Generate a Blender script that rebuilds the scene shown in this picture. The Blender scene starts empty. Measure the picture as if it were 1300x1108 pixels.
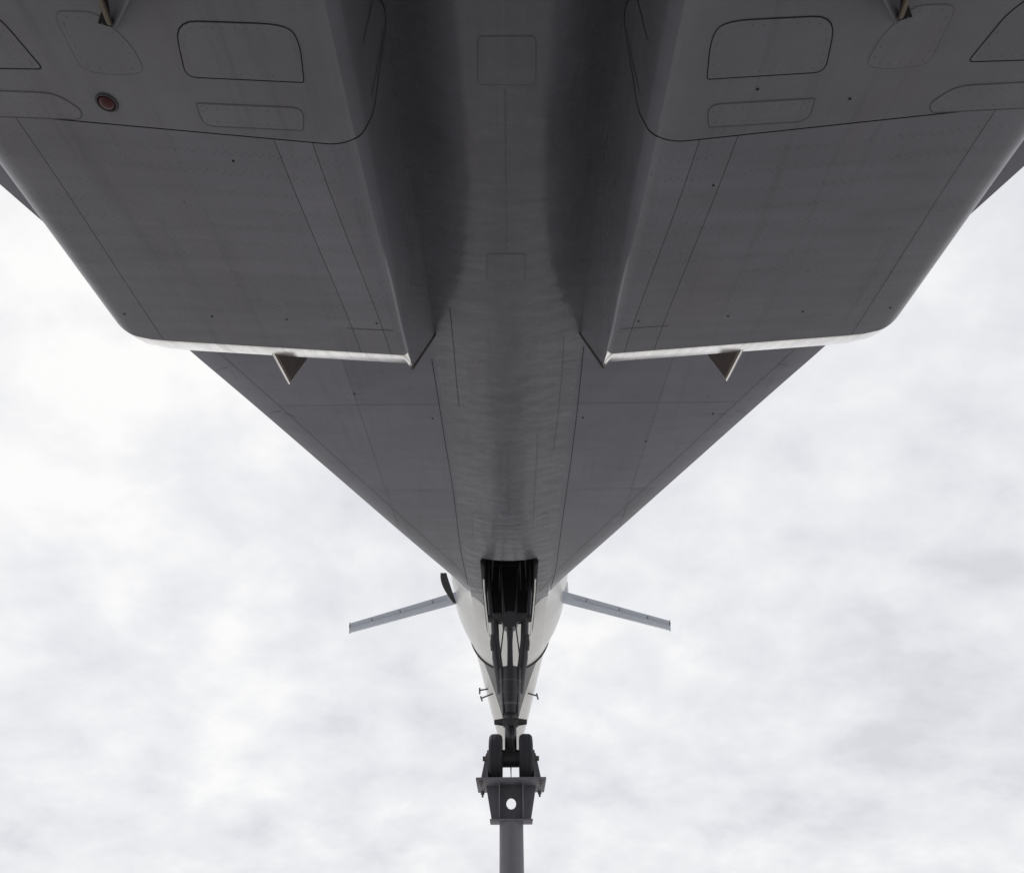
import bpy, bmesh, math, random
from mathutils import Vector, Matrix
random.seed(7)
R = math.radians
scene = bpy.context.scene
col = scene.collection

# ------------------------------------------------------------------ camera
F_PX, CX, CY = 867.0, 645.0, 509.0          # focal length and optical centre, in photograph pixels
ALPHA = math.atan((1056 - CY) / F_PX)       # angle between view axis and the aircraft's long axis
PITCH = R(8.0)                              # the aircraft stands nose-up
ROLL = R(0.45)
EYE = Vector((0, 0, 1.6))
cam_d = bpy.data.cameras.new("camera")
cam = bpy.data.objects.new("camera", cam_d); col.objects.link(cam)
cam_d.sensor_width = 36.0; cam_d.lens = 36.0 * F_PX / 1300.0
cam_d.shift_x = (650 - CX) / 1300.0; cam_d.shift_y = -(554 - CY) / 1300.0
cam_d.clip_start = 0.05; cam_d.clip_end = 6000
cam.matrix_world = Matrix.Translation(EYE) @ Matrix.Rotation(math.pi / 2 + ALPHA + PITCH, 4, 'X') @ Matrix.Rotation(-ROLL, 4, 'Z')
scene.camera = cam
scene.view_settings.view_transform = 'Standard'
scene.view_settings.look = 'None'
scene.view_settings.exposure = 0.0
scene.view_settings.gamma = 1.0

# ------------------------------------------------------------------ sky and sun (bright overcast)
SUN_EL, SUN_AZ = R(46), R(-38)              # azimuth from +Y (straight ahead), minus = left
world = bpy.data.worlds.new("World"); scene.world = world; world.use_nodes = True
nt = world.node_tree; nt.nodes.clear()
def N(nt, t, **kw):
    n = nt.nodes.new(t)
    for k, v in kw.items(): setattr(n, k, v)
    return n
def math_node(nt, op, a, b=None, c=None, clamp=False):
    n = N(nt, 'ShaderNodeMath', operation=op); n.use_clamp = clamp
    for i, v in enumerate((a, b, c)):
        if v is None: continue
        if isinstance(v, (int, float)): n.inputs[i].default_value = v
        else: nt.links.new(v, n.inputs[i])
    return n.outputs[0]
def ramp(nt, fac, stops):
    n = N(nt, 'ShaderNodeValToRGB'); e = n.color_ramp.elements
    while len(e) < len(stops): e.new(0.5)
    for i, (p, c) in enumerate(stops):
        e[i].position = p; e[i].color = (c[0], c[1], c[2], 1) if not isinstance(c, (int, float)) else (c, c, c, 1)
    nt.links.new(fac, n.inputs[0]); return n.outputs[0]
out = N(nt, 'ShaderNodeOutputWorld'); bg = N(nt, 'ShaderNodeBackground'); bg.inputs[1].default_value = 0.1
skyt = N(nt, 'ShaderNodeTexSky', sky_type='NISHITA', sun_disc=False, sun_elevation=SUN_EL, sun_rotation=SUN_AZ)
tc = N(nt, 'ShaderNodeTexCoord'); sep = N(nt, 'ShaderNodeSeparateXYZ'); nt.links.new(tc.outputs['Generated'], sep.inputs[0])
zz = math_node(nt, 'ADD', math_node(nt, 'MAXIMUM', sep.outputs[2], 0.02), 0.40)
comb = N(nt, 'ShaderNodeCombineXYZ')
nt.links.new(math_node(nt, 'DIVIDE', sep.outputs[0], zz), comb.inputs[0])
nt.links.new(math_node(nt, 'DIVIDE', sep.outputs[1], zz), comb.inputs[1])
def sky_noise(scale, detail, rough, dist, off):
    mp = N(nt, 'ShaderNodeMapping'); mp.inputs[1].default_value = off; nt.links.new(comb.outputs[0], mp.inputs[0])
    n = N(nt, 'ShaderNodeTexNoise'); n.inputs['Scale'].default_value = scale; n.inputs['Detail'].default_value = detail
    n.inputs['Roughness'].default_value = rough; n.inputs['Distortion'].default_value = dist
    nt.links.new(mp.outputs[0], n.inputs['Vector']); return n.outputs[0]
big = sky_noise(2.2, 5, 0.5, 0.25, (3.1, 1.7, 0)); small = sky_noise(7.5, 6, 0.56, 0.15, (0.4, 8.2, 0))
cl = math_node(nt, 'ADD', math_node(nt, 'MULTIPLY', big, 0.52), math_node(nt, 'MULTIPLY', small, 0.48))
# a thick overcast is brighter round the hidden sun
sd = (math.sin(SUN_AZ) * math.cos(SUN_EL), math.cos(SUN_AZ) * math.cos(SUN_EL), math.sin(SUN_EL))
dotn = N(nt, 'ShaderNodeVectorMath', operation='DOT_PRODUCT'); nt.links.new(tc.outputs['Generated'], dotn.inputs[0]); dotn.inputs[1].default_value = sd
glow = math_node(nt, 'POWER', math_node(nt, 'MAXIMUM', dotn.outputs['Value'], 0.0), 5.0)
cl2 = math_node(nt, 'ADD', cl, math_node(nt, 'MULTIPLY', glow, 0.10))
ccol = ramp(nt, cl2, [(0.36, (7.0, 7.1, 7.5)), (0.47, (8.0, 8.1, 8.45)), (0.56, (8.7, 8.76, 8.95)), (0.67, (9.8, 9.75, 9.7))])
mix = N(nt, 'ShaderNodeMix', data_type='RGBA'); mix.inputs[0].default_value = 0.97
nt.links.new(skyt.outputs[0], mix.inputs[6]); nt.links.new(ccol, mix.inputs[7])
nt.links.new(mix.outputs[2], bg.inputs[0]); nt.links.new(bg.outputs[0], out.inputs[0])
sun_d = bpy.data.lights.new("sun", 'SUN'); sun_d.energy = 0.8; sun_d.angle = R(25); sun_d.color = (1, 0.97, 0.93)
sun = bpy.data.objects.new("sun", sun_d); col.objects.link(sun); sun.location = (-20, 20, 40)
sun.rotation_euler = Vector(sd).to_track_quat('Z', 'Y').to_euler()

# ------------------------------------------------------------------ geometry helpers (aircraft frame: x right, y forward, z up, origin at the eye)
SA, CA = math.sin(ALPHA), math.cos(ALPHA)
def ray(u, v):
    du, dv = u - CX, v - CY
    c, s = math.cos(ROLL), math.sin(ROLL)
    a, b = (du * c - dv * s) / F_PX, -(du * s + dv * c) / F_PX
    return Vector((a, CA - b * SA, SA + b * CA))
def on_z(u, v, z): d = ray(u, v); return d * (z / d.z)
def on_y(u, v, y): d = ray(u, v); return d * (y / d.y)
def on_x(u, v, x): d = ray(u, v); return d * (x / d.x)
BASE = Vector((0, 16.4, 0.86))              # under the nose wheels: the aircraft's own origin
A2W = Matrix.Translation(EYE) @ Matrix.Rotation(PITCH, 4, 'X')
aircraft = bpy.data.objects.new("aircraft", None); col.objects.link(aircraft)
aircraft.matrix_world = A2W @ Matrix.Translation(BASE)
aircraft["label"] = "grey and white delta-winged supersonic airliner seen from beneath with nose gear down"
aircraft["category"] = "aircraft"

def mesh_obj(name, verts, faces, mat, parent=aircraft, smooth=True, off=BASE, fix=True):
    me = bpy.data.meshes.new(name)
    me.from_pydata([tuple(Vector(v) - off) for v in verts], [], faces)
    if fix:
        bm = bmesh.new(); bm.from_mesh(me); bmesh.ops.recalc_face_normals(bm, faces=bm.faces); bm.to_mesh(me); bm.free()
    if smooth:
        for p in me.polygons: p.use_smooth = True
    me.materials.append(mat)
    o = bpy.data.objects.new(name, me); col.objects.link(o)
    o.parent = parent
    return o
def bm_obj(name, bm, mat, parent=aircraft, off=BASE, smooth_angle=35):
    bmesh.ops.translate(bm, verts=bm.verts, vec=-off)
    bmesh.ops.recalc_face_normals(bm, faces=bm.faces)
    me = bpy.data.meshes.new(name); bm.to_mesh(me); bm.free()
    me.materials.append(mat)
    for p in me.polygons: p.use_smooth = True
    me.set_sharp_from_angle(angle=R(smooth_angle))
    o = bpy.data.objects.new(name, me); col.objects.link(o); o.parent = parent
    return o
def tube(bm, pts, rad, seg=12, caps=True):
    """round bar through the points; rad is one radius or one for each point"""
    pts = [Vector(p) for p in pts]
    rad = rad if isinstance(rad, (list, tuple)) else [rad] * len(pts)
    rings = []
    for i, p in enumerate(pts):
        t = (pts[min(i + 1, len(pts) - 1)] - pts[max(i - 1, 0)]).normalized()
        a = t.cross(Vector((0, 0, 1)) if abs(t.z) < 0.9 else Vector((1, 0, 0))).normalized(); b = t.cross(a)
        rings.append([bm.verts.new(p + (a * math.cos(k * 2 * math.pi / seg) + b * math.sin(k * 2 * math.pi / seg)) * rad[i]) for k in range(seg)])
    for r0, r1 in zip(rings, rings[1:]):
        for k in range(seg): bm.faces.new((r0[k], r0[(k + 1) % seg], r1[(k + 1) % seg], r1[k]))
    if caps: bm.faces.new(rings[0][::-1]); bm.faces.new(rings[-1])
def box(bm, c, s, rot=None, bev=0.0):
    m = Matrix.Translation(Vector(c)) @ (rot or Matrix.Identity(4)) @ Matrix.Diagonal((s[0], s[1], s[2], 1))
    g = bmesh.ops.create_cube(bm, size=1.0, matrix=m)
    if bev:
        es = list({e for v in g['verts'] for e in v.link_edges})
        bmesh.ops.bevel(bm, geom=es, offset=bev, segments=2, affect='EDGES', profile=0.5)
def prism(bm, poly, ext):
    """closed polygon of 3D points pushed along ext"""
    a = [bm.verts.new(Vector(p)) for p in poly]; b = [bm.verts.new(Vector(p) + Vector(ext)) for p in poly]
    bm.faces.new(a[::-1]); bm.faces.new(b); n = len(a)
    for i in range(n): bm.faces.new((a[i], a[(i + 1) % n], b[(i + 1) % n], b[i]))
def smoothstep(a, b, x):
    t = min(1, max(0, (x - a) / (b - a))); return t * t * (3 - 2 * t)
def interp(tab, x):
    if x <= tab[0][0]: return tab[0][1]
    for (x0, y0), (x1, y1) in zip(tab, tab[1:]):
        if x <= x1: return y0 + (y1 - y0) * (x - x0) / (x1 - x0)
    return tab[-1][1]
def sinterp(tab, x):
    """smooth (Catmull-Rom) version of interp"""
    n = len(tab)
    if x <= tab[0][0]: return tab[0][1]
    if x >= tab[-1][0]: return tab[-1][1]
    for i in range(n - 1):
        if x <= tab[i + 1][0]: break
    x0, y0 = tab[i]; x1, y1 = tab[i + 1]
    m0 = (y1 - tab[i - 1][1]) / (x1 - tab[i - 1][0]) if i > 0 else (y1 - y0) / (x1 - x0)
    m1 = (tab[i + 2][1] - y0) / (tab[i + 2][0] - x0) if i + 2 < n else (y1 - y0) / (x1 - x0)
    h = x1 - x0; t = (x - x0) / h
    return (2*t**3 - 3*t**2 + 1) * y0 + (t**3 - 2*t**2 + t) * h * m0 + (-2*t**3 + 3*t**2) * y1 + (t**3 - t**2) * h * m1

# ------------------------------------------------------------------ materials
K_SHEAR = 0.0  # set below, rows of rivets on the nacelles follow the sweep of the intake
def material(name, base, rough=0.4, metal=0.0, stain=0.20, streak=(0.5, 5.0, 2.0), streak_amt=0.14, bump=0.0, bump_scale=(1.2, 3.5, 1.2),
             rivets=None, warm=0.0, spots=0.0, spec=0.5, shear=0.0, scratch=0.0, vary=0.0, runs=0.0, cells=None):
    m = bpy.data.materials.new(name); m.use_nodes = True
    t = m.node_tree; b = t.nodes['Principled BSDF']
    b.inputs['Metallic'].default_value = metal; b.inputs['Specular IOR Level'].default_value = spec
    tc = N(t, 'ShaderNodeTexCoord')
    def noise(scale, sc3=(1, 1, 1), detail=5, rough=0.55, dist=0.0):
        mp = N(t, 'ShaderNodeMapping'); mp.inputs[3].default_value = sc3; t.links.new(tc.outputs['Object'], mp.inputs[0])
        n = N(t, 'ShaderNodeTexNoise'); n.inputs['Scale'].default_value = scale; n.inputs['Detail'].default_value = detail
        n.inputs['Roughness'].default_value = rough; n.inputs['Distortion'].default_value = dist
        t.links.new(mp.outputs[0], n.inputs['Vector']); return n.outputs[0]
    n1 = noise(0.9, dist=0.6); n2 = noise(1.0, streak, 6, 0.6); n3 = noise(14.0, detail=4)
    v = math_node(t, 'MULTIPLY_ADD', math_node(t, 'SUBTRACT', n1, 0.5), 2 * stain, 1.0)
    v = math_node(t, 'MULTIPLY_ADD', math_node(t, 'SUBTRACT', n2, 0.5), 2 * streak_amt, v)
    v = math_node(t, 'MULTIPLY_ADD', math_node(t, 'SUBTRACT', n3, 0.5), 0.06, v)
    if runs:                                            # grime drawn out along the airflow, and pale worn patches
        rn = ramp(t, noise(1.0, (7.0, 0.45, 2.0), 5, 0.6, 0.2), [(0.55, 0.0), (0.72, 1.0)])
        v = math_node(t, 'MULTIPLY_ADD', rn, -runs, v)
        wn = ramp(t, noise(1.4, (1, 1.6, 1), 7, 0.66, 0.8), [(0.60, 0.0), (0.68, 1.0)])
        v = math_node(t, 'MULTIPLY_ADD', wn, 0.5 * runs, v)
    if cells:                                           # skins differ a little in tone from one sheet to the next
        vs = N(t, 'ShaderNodeVectorMath', operation='DIVIDE'); t.links.new(tc.outputs['Object'], vs.inputs[0]); vs.inputs[1].default_value = (cells[0], cells[1], 50.0)
        vf = N(t, 'ShaderNodeVectorMath', operation='FLOOR'); t.links.new(vs.outputs[0], vf.inputs[0])
        wnz = N(t, 'ShaderNodeTexWhiteNoise', noise_dimensions='3D'); t.links.new(vf.outputs[0], wnz.inputs[0])
        v = math_node(t, 'MULTIPLY_ADD', math_node(t, 'SUBTRACT', wnz.outputs[0], 0.5), 0.20, v)
    oi = N(t, 'ShaderNodeObjectInfo')
    v = math_node(t, 'MULTIPLY_ADD', math_node(t, 'SUBTRACT', oi.outputs['Random'], 0.5), vary, v)
    if rivets:
        row, pitch, dark = rivets
        sp = N(t, 'ShaderNodeSeparateXYZ'); t.links.new(tc.outputs['Object'], sp.inputs[0])
        ax = math_node(t, 'ABSOLUTE', sp.outputs[0])
        yy = math_node(t, 'MULTIPLY_ADD', ax, shear, sp.outputs[1])
        ix = math_node(t, 'ROUND', math_node(t, 'DIVIDE', ax, pitch))
        fx = math_node(t, 'SUBTRACT', ax, math_node(t, 'MULTIPLY', ix, pitch))
        zig = math_node(t, 'MULTIPLY_ADD', math_node(t, 'MODULO', ix, 2.0), 0.026, -0.013)
        yz = math_node(t, 'SUBTRACT', yy, zig)
        fy = math_node(t, 'SUBTRACT', yz, math_node(t, 'MULTIPLY', math_node(t, 'ROUND', math_node(t, 'DIVIDE', yz, row)), row))
        d2 = math_node(t, 'ADD', math_node(t, 'MULTIPLY', fx, fx), math_node(t, 'MULTIPLY', fy, fy))
        near = math_node(t, 'LESS_THAN', d2, 0.0068 ** 2)
        vis = math_node(t, 'MULTIPLY', near, ramp(t, noise(1.7, detail=3), [(0.38, 0.25), (0.62, 1.0)]))
        v = math_node(t, 'MULTIPLY_ADD', vis, -dark, v)
        band = ramp(t, math_node(t, 'ABSOLUTE', fy), [(0.0, 1.0), (0.035, 0.0)])
        v = math_node(t, 'MULTIPLY_ADD', band, -0.10 * dark, v)
    if spots:
        vo = N(t, 'ShaderNodeTexVoronoi'); vo.inputs['Scale'].default_value = 1.6; t.links.new(tc.outputs['Object'], vo.inputs['Vector'])
        sp_ = math_node(t, 'LESS_THAN', vo.outputs['Distance'], 0.022)
        v = math_node(t, 'MULTIPLY_ADD', sp_, -spots, v)
    if scratch:
        sc = ramp(t, noise(1.0, (0.7, 26.0, 3.0), 3, 0.5, 0.3), [(0.66, 0.0), (0.72, 1.0)])
        msk = ramp(t, noise(0.8, detail=2), [(0.55, 0.0), (0.68, 1.0)])
        v = math_node(t, 'MULTIPLY_ADD', math_node(t, 'MULTIPLY', sc, msk), scratch, v)
    vm = N(t, 'ShaderNodeVectorMath', operation='SCALE'); vm.inputs[0].default_value = base; t.links.new(v, vm.inputs['Scale'])
    colr = vm.outputs[0]
    if warm:
        mx = N(t, 'ShaderNodeMix', data_type='RGBA'); t.links.new(colr, mx.inputs[6])
        mx.inputs[7].default_value = (base[0] * 0.80, base[1] * 0.66, base[2] * 0.55, 1)
        t.links.new(math_node(t, 'MULTIPLY', ramp(t, noise(0.7, (2.2, 0.5, 1), 7, 0.62, 0.4), [(0.54, 0.0), (0.75, 1.0)]), warm), mx.inputs[0])
        colr = mx.outputs[2]
    t.links.new(colr, b.inputs['Base Color'])
    rr = math_node(t, 'MULTIPLY_ADD', math_node(t, 'SUBTRACT', noise(2.3, detail=6), 0.5), 0.16, rough, clamp=True)
    t.links.new(rr, b.inputs['Roughness'])
    if bump:
        bp = N(t, 'ShaderNodeBump'); bp.inputs['Strength'].default_value = 1.0; bp.inputs['Distance'].default_value = bump
        hn = noise(1.0, bump_scale, 2, 0.4)
        t.links.new(hn, bp.inputs['Height']); t.links.new(bp.outputs[0], b.inputs['Normal'])
    return m
lip_z = 4.6 + 0.17
_pi, _po = on_z(520, 460, lip_z), on_z(205, 441, lip_z)
K_SHEAR = (_pi.y - _po.y) / (abs(_po.x) - abs(_pi.x))
GREY = (0.176, 0.173, 0.200)
M_nac = material("nacelle_paint", GREY, 0.30, streak=(0.35, 5.5, 1.0), streak_amt=0.20, rivets=(0.203, 0.036, 0.34), warm=0.22, spots=0.5, shear=K_SHEAR, bump=0.008, vary=0.14, runs=0.14)
M_bay = material("bay_door_paint", (0.172, 0.169, 0.192), 0.30, streak=(0.8, 1.2, 1.0), streak_amt=0.18, warm=0.3, spots=0.4, bump=0.007, vary=0.16, runs=0.16)
M_wall = material("nacelle_side_paint", (0.195, 0.193, 0.218), 0.17, warm=0.15, bump=0.006, bump_scale=(1, 1.4, 3))
M_wing = material("wing_underside_paint", (0.156, 0.153, 0.188), 0.30, streak=(0.5, 3.0, 1), streak_amt=0.16, warm=0.10, spots=0.45, bump=0.006, scratch=0.35, rivets=(0.46, 0.045, 0.26), runs=0.12, cells=(2.6, 3.2))
M_belly = material("belly_paint", (0.164, 0.161, 0.186), 0.27, streak=(3.0, 0.35, 1), streak_amt=0.20, warm=0.18, bump=0.020, bump_scale=(2.4, 4.2, 1), scratch=0.25, rivets=(0.52, 0.04, 0.22), runs=0.16, cells=(5.0, 2.4))
M_white = material("fuselage_white_paint", (0.85, 0.845, 0.83), 0.32, streak=(1.5, 1.5, 5), streak_amt=0.07, stain=0.06, bump=0.006)
M_nose_grey = material("nose_underside_grey", (0.20, 0.20, 0.21), 0.35)  # darker grey for the triangle under the drooped nose
M_lip = material("bare_lip_metal", (0.86, 0.83, 0.80), 0.24, metal=1.0, streak=(11.0, 1.5, 1), streak_amt=0.34, stain=0.3, bump=0.005, runs=0.3)
M_gap = material("panel_gap", (0.02, 0.02, 0.021), 0.8, spec=0.2)
M_faint = material("filled_joint", (0.115, 0.11, 0.115), 0.6, spec=0.3)
M_pale = material("sealed_joint", (0.13, 0.126, 0.135), 0.5)
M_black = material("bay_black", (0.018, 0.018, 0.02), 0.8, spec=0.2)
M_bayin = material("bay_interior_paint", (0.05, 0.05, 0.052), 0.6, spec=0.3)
M_gear = material("gear_dark_enamel", (0.045, 0.045, 0.05), 0.45, stain=0.3)
M_chrome = material("oleo_metal", (0.55, 0.55, 0.56), 0.25, metal=1.0)
M_tyre = material("tyre_rubber", (0.04, 0.04, 0.048), 0.7, stain=0.3, spec=0.3)
M_gear2 = material("gear_worn_enamel", (0.10, 0.10, 0.11), 0.4, stain=0.4)
M_rim = material("wheel_rim_paint", (0.22, 0.23, 0.24), 0.45)
M_stand = material("stand_grey_paint", (0.17, 0.165, 0.19), 0.5, stain=0.25, runs=0.25, warm=0.3)
M_bolt = material("bolt_steel", (0.18, 0.16, 0.15), 0.5, metal=0.6)
M_canard = material("canard_blue_grey_paint", (0.50, 0.55, 0.65), 0.4, stain=0.08)
M_door = material("door_inner_paint", (0.10, 0.10, 0.12), 0.45)
M_brass = material("strut_brass", (0.13, 0.10, 0.07), 0.5, metal=0.3, stain=0.3)
M_red = material("beacon_red_glass", (0.06, 0.003, 0.006), 0.3, stain=0.05)
M_splitter = material("splitter_heated_metal", (0.15, 0.118, 0.10), 0.4, metal=0.5, streak=(6, 6, 0.6), streak_amt=0.4, warm=0.3)

# ------------------------------------------------------------------ ground (out of frame below, but it lights the belly)
def ground_material():
    m = material("pale_gravel", (0.50, 0.49, 0.47), 0.9, stain=0.2, streak=(1, 1, 1)); return m
bm = bmesh.new(); bmesh.ops.create_grid(bm, x_segments=24, y_segments=24, size=3000)
g = bm_obj("ground", bm, ground_material(), parent=None, off=Vector((0, 0, 0))); g["kind"] = "structure"

# ------------------------------------------------------------------ lower surface of wing and body
ZW, ZN = 6.3, 4.6
W_TAB = [(-30, 1.80), (19, 1.84), (23.5, 1.90), (25.4, 1.76), (27, 1.48), (29, 1.22), (31, 0.97), (33, 0.66), (34.4, 0.36), (35.2, 0.06)]
BELLY = [(-30, 5.95), (7, 5.95), (11, 5.98), (16.6, 5.80), (22, 5.50), (25, 5.29), (27, 5.12), (28, 4.90), (31, 4.02), (34, 2.98), (35.2, 2.52)]
H_TAB = [(-30, 3.3), (20, 3.3), (27, 2.75), (30, 2.1), (33, 1.25), (34.4, 0.7), (35.2, 0.12)]
WELL_Y0, WELL_Y1, WELL_X = 16.62, 21.9, 0.70
APEX_Y = 20.9
def half_w(y): return sinterp(W_TAB, y)
def belly_z(y): return sinterp(BELLY, y)
def ell(x, y):
    w, h = half_w(y), sinterp(H_TAB, y) / 2
    q = min(1.0, abs(x) / w)
    return belly_z(y) + h - h * math.sqrt(max(0.0, 1 - q * q))
def blend(y): return 0.55 - 0.50 * smoothstep(18.8, 21.2, y)
KEEL = [(-30, 0.50), (3.6, 0.48), (5.0, 0.36), (6.5, 0.22), (8.2, 0.13), (10.5, 0.10), (13, 0.11), (16.6, 0.17), (18, 0.20)]
def under(x, y):
    if y >= 20.5: return under_round(x, y)
    # a flat keel with sloping sides between the nacelles, fading into the wing further forward
    kz = zwing(y) - sinterp(KEEL, y) * (1 - smoothstep(0.34, 1.16, abs(x)))
    f = smoothstep(12.5, 18.5, y)
    return kz if f <= 0 else kz * (1 - f) + under_round(x, y) * f
def zwing(y): return ZW - 0.40 * smoothstep(7.0, 20.5, y)
def under_round(x, y):
    a = ell(x, y)
    if y > APEX_Y + 0.6: return a
    b = zwing(y); k = blend(y)
    h = max(k - abs(a - b), 0) / k
    return min(a, b) - h * h * k / 4
def on_wing(u, v):
    z = ZW
    for _ in range(20): p = on_z(u, v, z); z = zwing(p.y)
    return p
LE = sorted((p.y, abs(p.x)) for p in (on_wing(*q) for q in ((245, 455), (400, 586), (500, 671.5), (560, 722), (585, 743))))
def le_x(y):
    if y <= LE[0][0]: return LE[0][1] + (LE[0][0] - y) * 0.285
    if y >= LE[-1][0]: return LE[-1][1] - (y - LE[-1][0]) * 0.30
    return interp(LE, y)
def body_xs(y): return min(1.12, 0.72 * half_w(y))
def gray_half(y):                                  # grey underside of the drooped nose, a long triangle
    return max(0.02, half_w(y) * interp([(27, 0.72), (33.2, 0.16), (35.2, 0.08)], y))

def stations(a, b, step, extra=()):
    n = max(1, int(round((b - a) / step))); s = [a + (b - a) * i / n for i in range(n + 1)]
    s = sorted(set([round(v, 4) for v in s] + [round(e, 4) for e in extra if a <= e <= b]))
    return s
COLS = [-1, -0.92, -0.84, -0.76, -0.69, -0.625, -0.52, -0.40, -0.28, -0.14, 0, 0.14, 0.28, 0.40, 0.52, 0.625, 0.69, 0.76, 0.84, 0.92, 1]
def lower_skin(name, y0, y1, mat, xsf, step=0.25, extra=(), hole=False, shrink=0.0, warp=None):
    ys = stations(y0, y1, step, extra); V = []; Fc = []
    for y in ys:
        for c in COLS:
            x = c * xsf(y); yy = warp(c, y) if warp else y
            x = c * xsf(yy); z = under(x, yy)
            V.append((x, yy, z + shrink))
    n = len(COLS)
    for j in range(len(ys) - 1):
        for i in range(n - 1):
            if hole:
                xm = (COLS[i] + COLS[i + 1]) / 2 * 1.12; ym = (ys[j] + ys[j + 1]) / 2
                if abs(xm) < WELL_X and WELL_Y0 < ym < WELL_Y1: continue
            a = j * n + i; Fc.append((a, a + n, a + n + 1, a + 1))
    return mesh_obj(name, V, Fc, mat, fix=False)
def upper_body(name, y0, y1, mat, xsf, step=0.5, cap_end=False, inset=0.0, cap_start=False):
    ys = stations(y0, y1, step); V = []; Fc = []; n = 33
    for y in ys:
        w, h = half_w(y) - inset, sinterp(H_TAB, y) / 2 - inset
        xs = min(xsf(y), w * 0.98); th0 = math.asin(xs / w)
        for i in range(n):
            th = th0 + (2 * math.pi - 2 * th0) * i / (n - 1)
            x, z = w * math.sin(th), belly_z(y) + inset + h - h * math.cos(th)
            if i in (0, n - 1): x = math.copysign(xsf(y), x); z = under(x, y)
            V.append((x, y, z))
    for j in range(len(ys) - 1):
        for i in range(n - 1):
            a = j * n + i; Fc.append((a, a + 1, a + n + 1, a + n))
    if cap_end: Fc.append(tuple(range((len(ys) - 1) * n, len(ys) * n)))
    if cap_start: Fc.append(tuple(range(n - 1, -1, -1)))
    return mesh_obj(name, V, Fc, mat)
fuse = upper_body("fuselage", -18, 27.0, M_white, body_xs, cap_start=True)
Y_EDGE = LE[-1][0]
while le_x(Y_EDGE) > 1.12: Y_EDGE += 0.01
def edge_y(c): return Y_EDGE + 1.0 * (1 - smoothstep(0.45, 1.0, abs(c)) ** 1.0) - 0.04      # grey paint ends in a shallow curve
bp = lower_skin("belly_skin", -18, APEX_Y, M_belly, body_xs, extra=(WELL_Y0,), hole=True,
    warp=lambda c, y: y if y < 17.5 else 17.5 + (y - 17.5) * (edge_y(c) - 17.5) / (APEX_Y - 17.5))
lower_skin("forward_belly_skin", APEX_Y, 27.0, M_white, body_xs, extra=(WELL_Y1,), hole=True,
    warp=lambda c, y: y if y > WELL_Y1 else WELL_Y1 - (WELL_Y1 - y) * (WELL_Y1 - edge_y(c)) / (WELL_Y1 - APEX_Y))
nose = upper_body("droop_nose", 27.06, 35.2, M_white, gray_half, step=0.25, cap_end=True)
lower_skin("nose_underside", 27.06, 35.2, M_nose_grey, gray_half)
# dark joint ring between fuselage and drooping nose
V = []; Fc = []; n = 48
for y, ins in ((26.98, 0.03), (27.10, 0.03)):
    w, h = half_w(y) - ins, sinterp(H_TAB, y) / 2 - ins
    for i in range(n):
        th = 2 * math.pi * i / n; V.append((w * math.sin(th), y, belly_z(y) + ins + h - h * math.cos(th)))
for i in range(n): Fc.append((i, (i + 1) % n, n + (i + 1) % n, n + i))
mesh_obj("nose_joint", V, Fc, M_gap)
# raised fairing edge of that joint: a thin dark band that hangs proud of the skin
V = []; Fc = []
for y, ins in ((26.90, -0.004), (26.90, -0.05), (27.03, -0.05), (27.03, 0.02)):
    w, h = half_w(y) - ins, sinterp(H_TAB, y) / 2 - ins
    for i in range(n + 1):
        th = -2.0 + 4.0 * i / n; V.append((w * math.sin(th), y, belly_z(y) + ins + h - h * math.cos(th)))
for j in range(3):
    for i in range(n): a = j * (n + 1) + i; Fc.append((a, a + 1, a + n + 2, a + n + 1))
mesh_obj("joint_rim", V, Fc, M_bayin)
bm = bmesh.new(); tube(bm, [(0, 35.0, 2.56), (0, 36.6, 2.10)], [0.035, 0.012], 8); bm_obj("pitot_boom", bm, M_gear)

# ------------------------------------------------------------------ wings
def low(x, y):
    return under(x, y) if abs(x) < 2.4 else zwing(y)
def wing(sgn):
    # underside grid from body side to leading edge, upper skin above, both ends closed
    ys = stations(-18, 18, 0.4) + stations(18.08, Y_EDGE + 0.03, 0.08); n = 16; V = []; Fc = []
    for y in ys:
        x0, x1 = body_xs(y), max(le_x(y), body_xs(y) + 0.01)
        for i in range(n + 1):
            t = i / n; t = t * (0.55 + 0.45 * t) if x1 - x0 > 1.5 else t
            x = x0 + (x1 - x0) * t
            d = x1 - x
            z = low(x, y)
            z += 0.075 * max(0, 1 - d / 0.42) ** 2
            V.append((sgn * x, y, z))
        for i in range(n, -1, -1):                               # upper skin
            t = i / n; x = x0 + (x1 - x0) * t; d = x1 - x
            V.append((sgn * x, y, zwing(y) + 0.115 + 0.45 * (1 - math.exp(-d / 0.9))))
    m = 2 * (n + 1)
    for j in range(len(ys) - 1):
        for i in range(m):
            a, b = j * m + i, j * m + (i + 1) % m; Fc.append((a, b, b + m, a + m))
    Fc.append(tuple(range(m))); Fc.append(tuple(range((len(ys) - 1) * m, len(ys) * m)))
    o = mesh_obj("wing", V, Fc, M_wing)
    o.data.set_sharp_from_angle(angle=R(50))
    return o
wings = {s: wing(s) for s in (-1, 1)}

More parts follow.
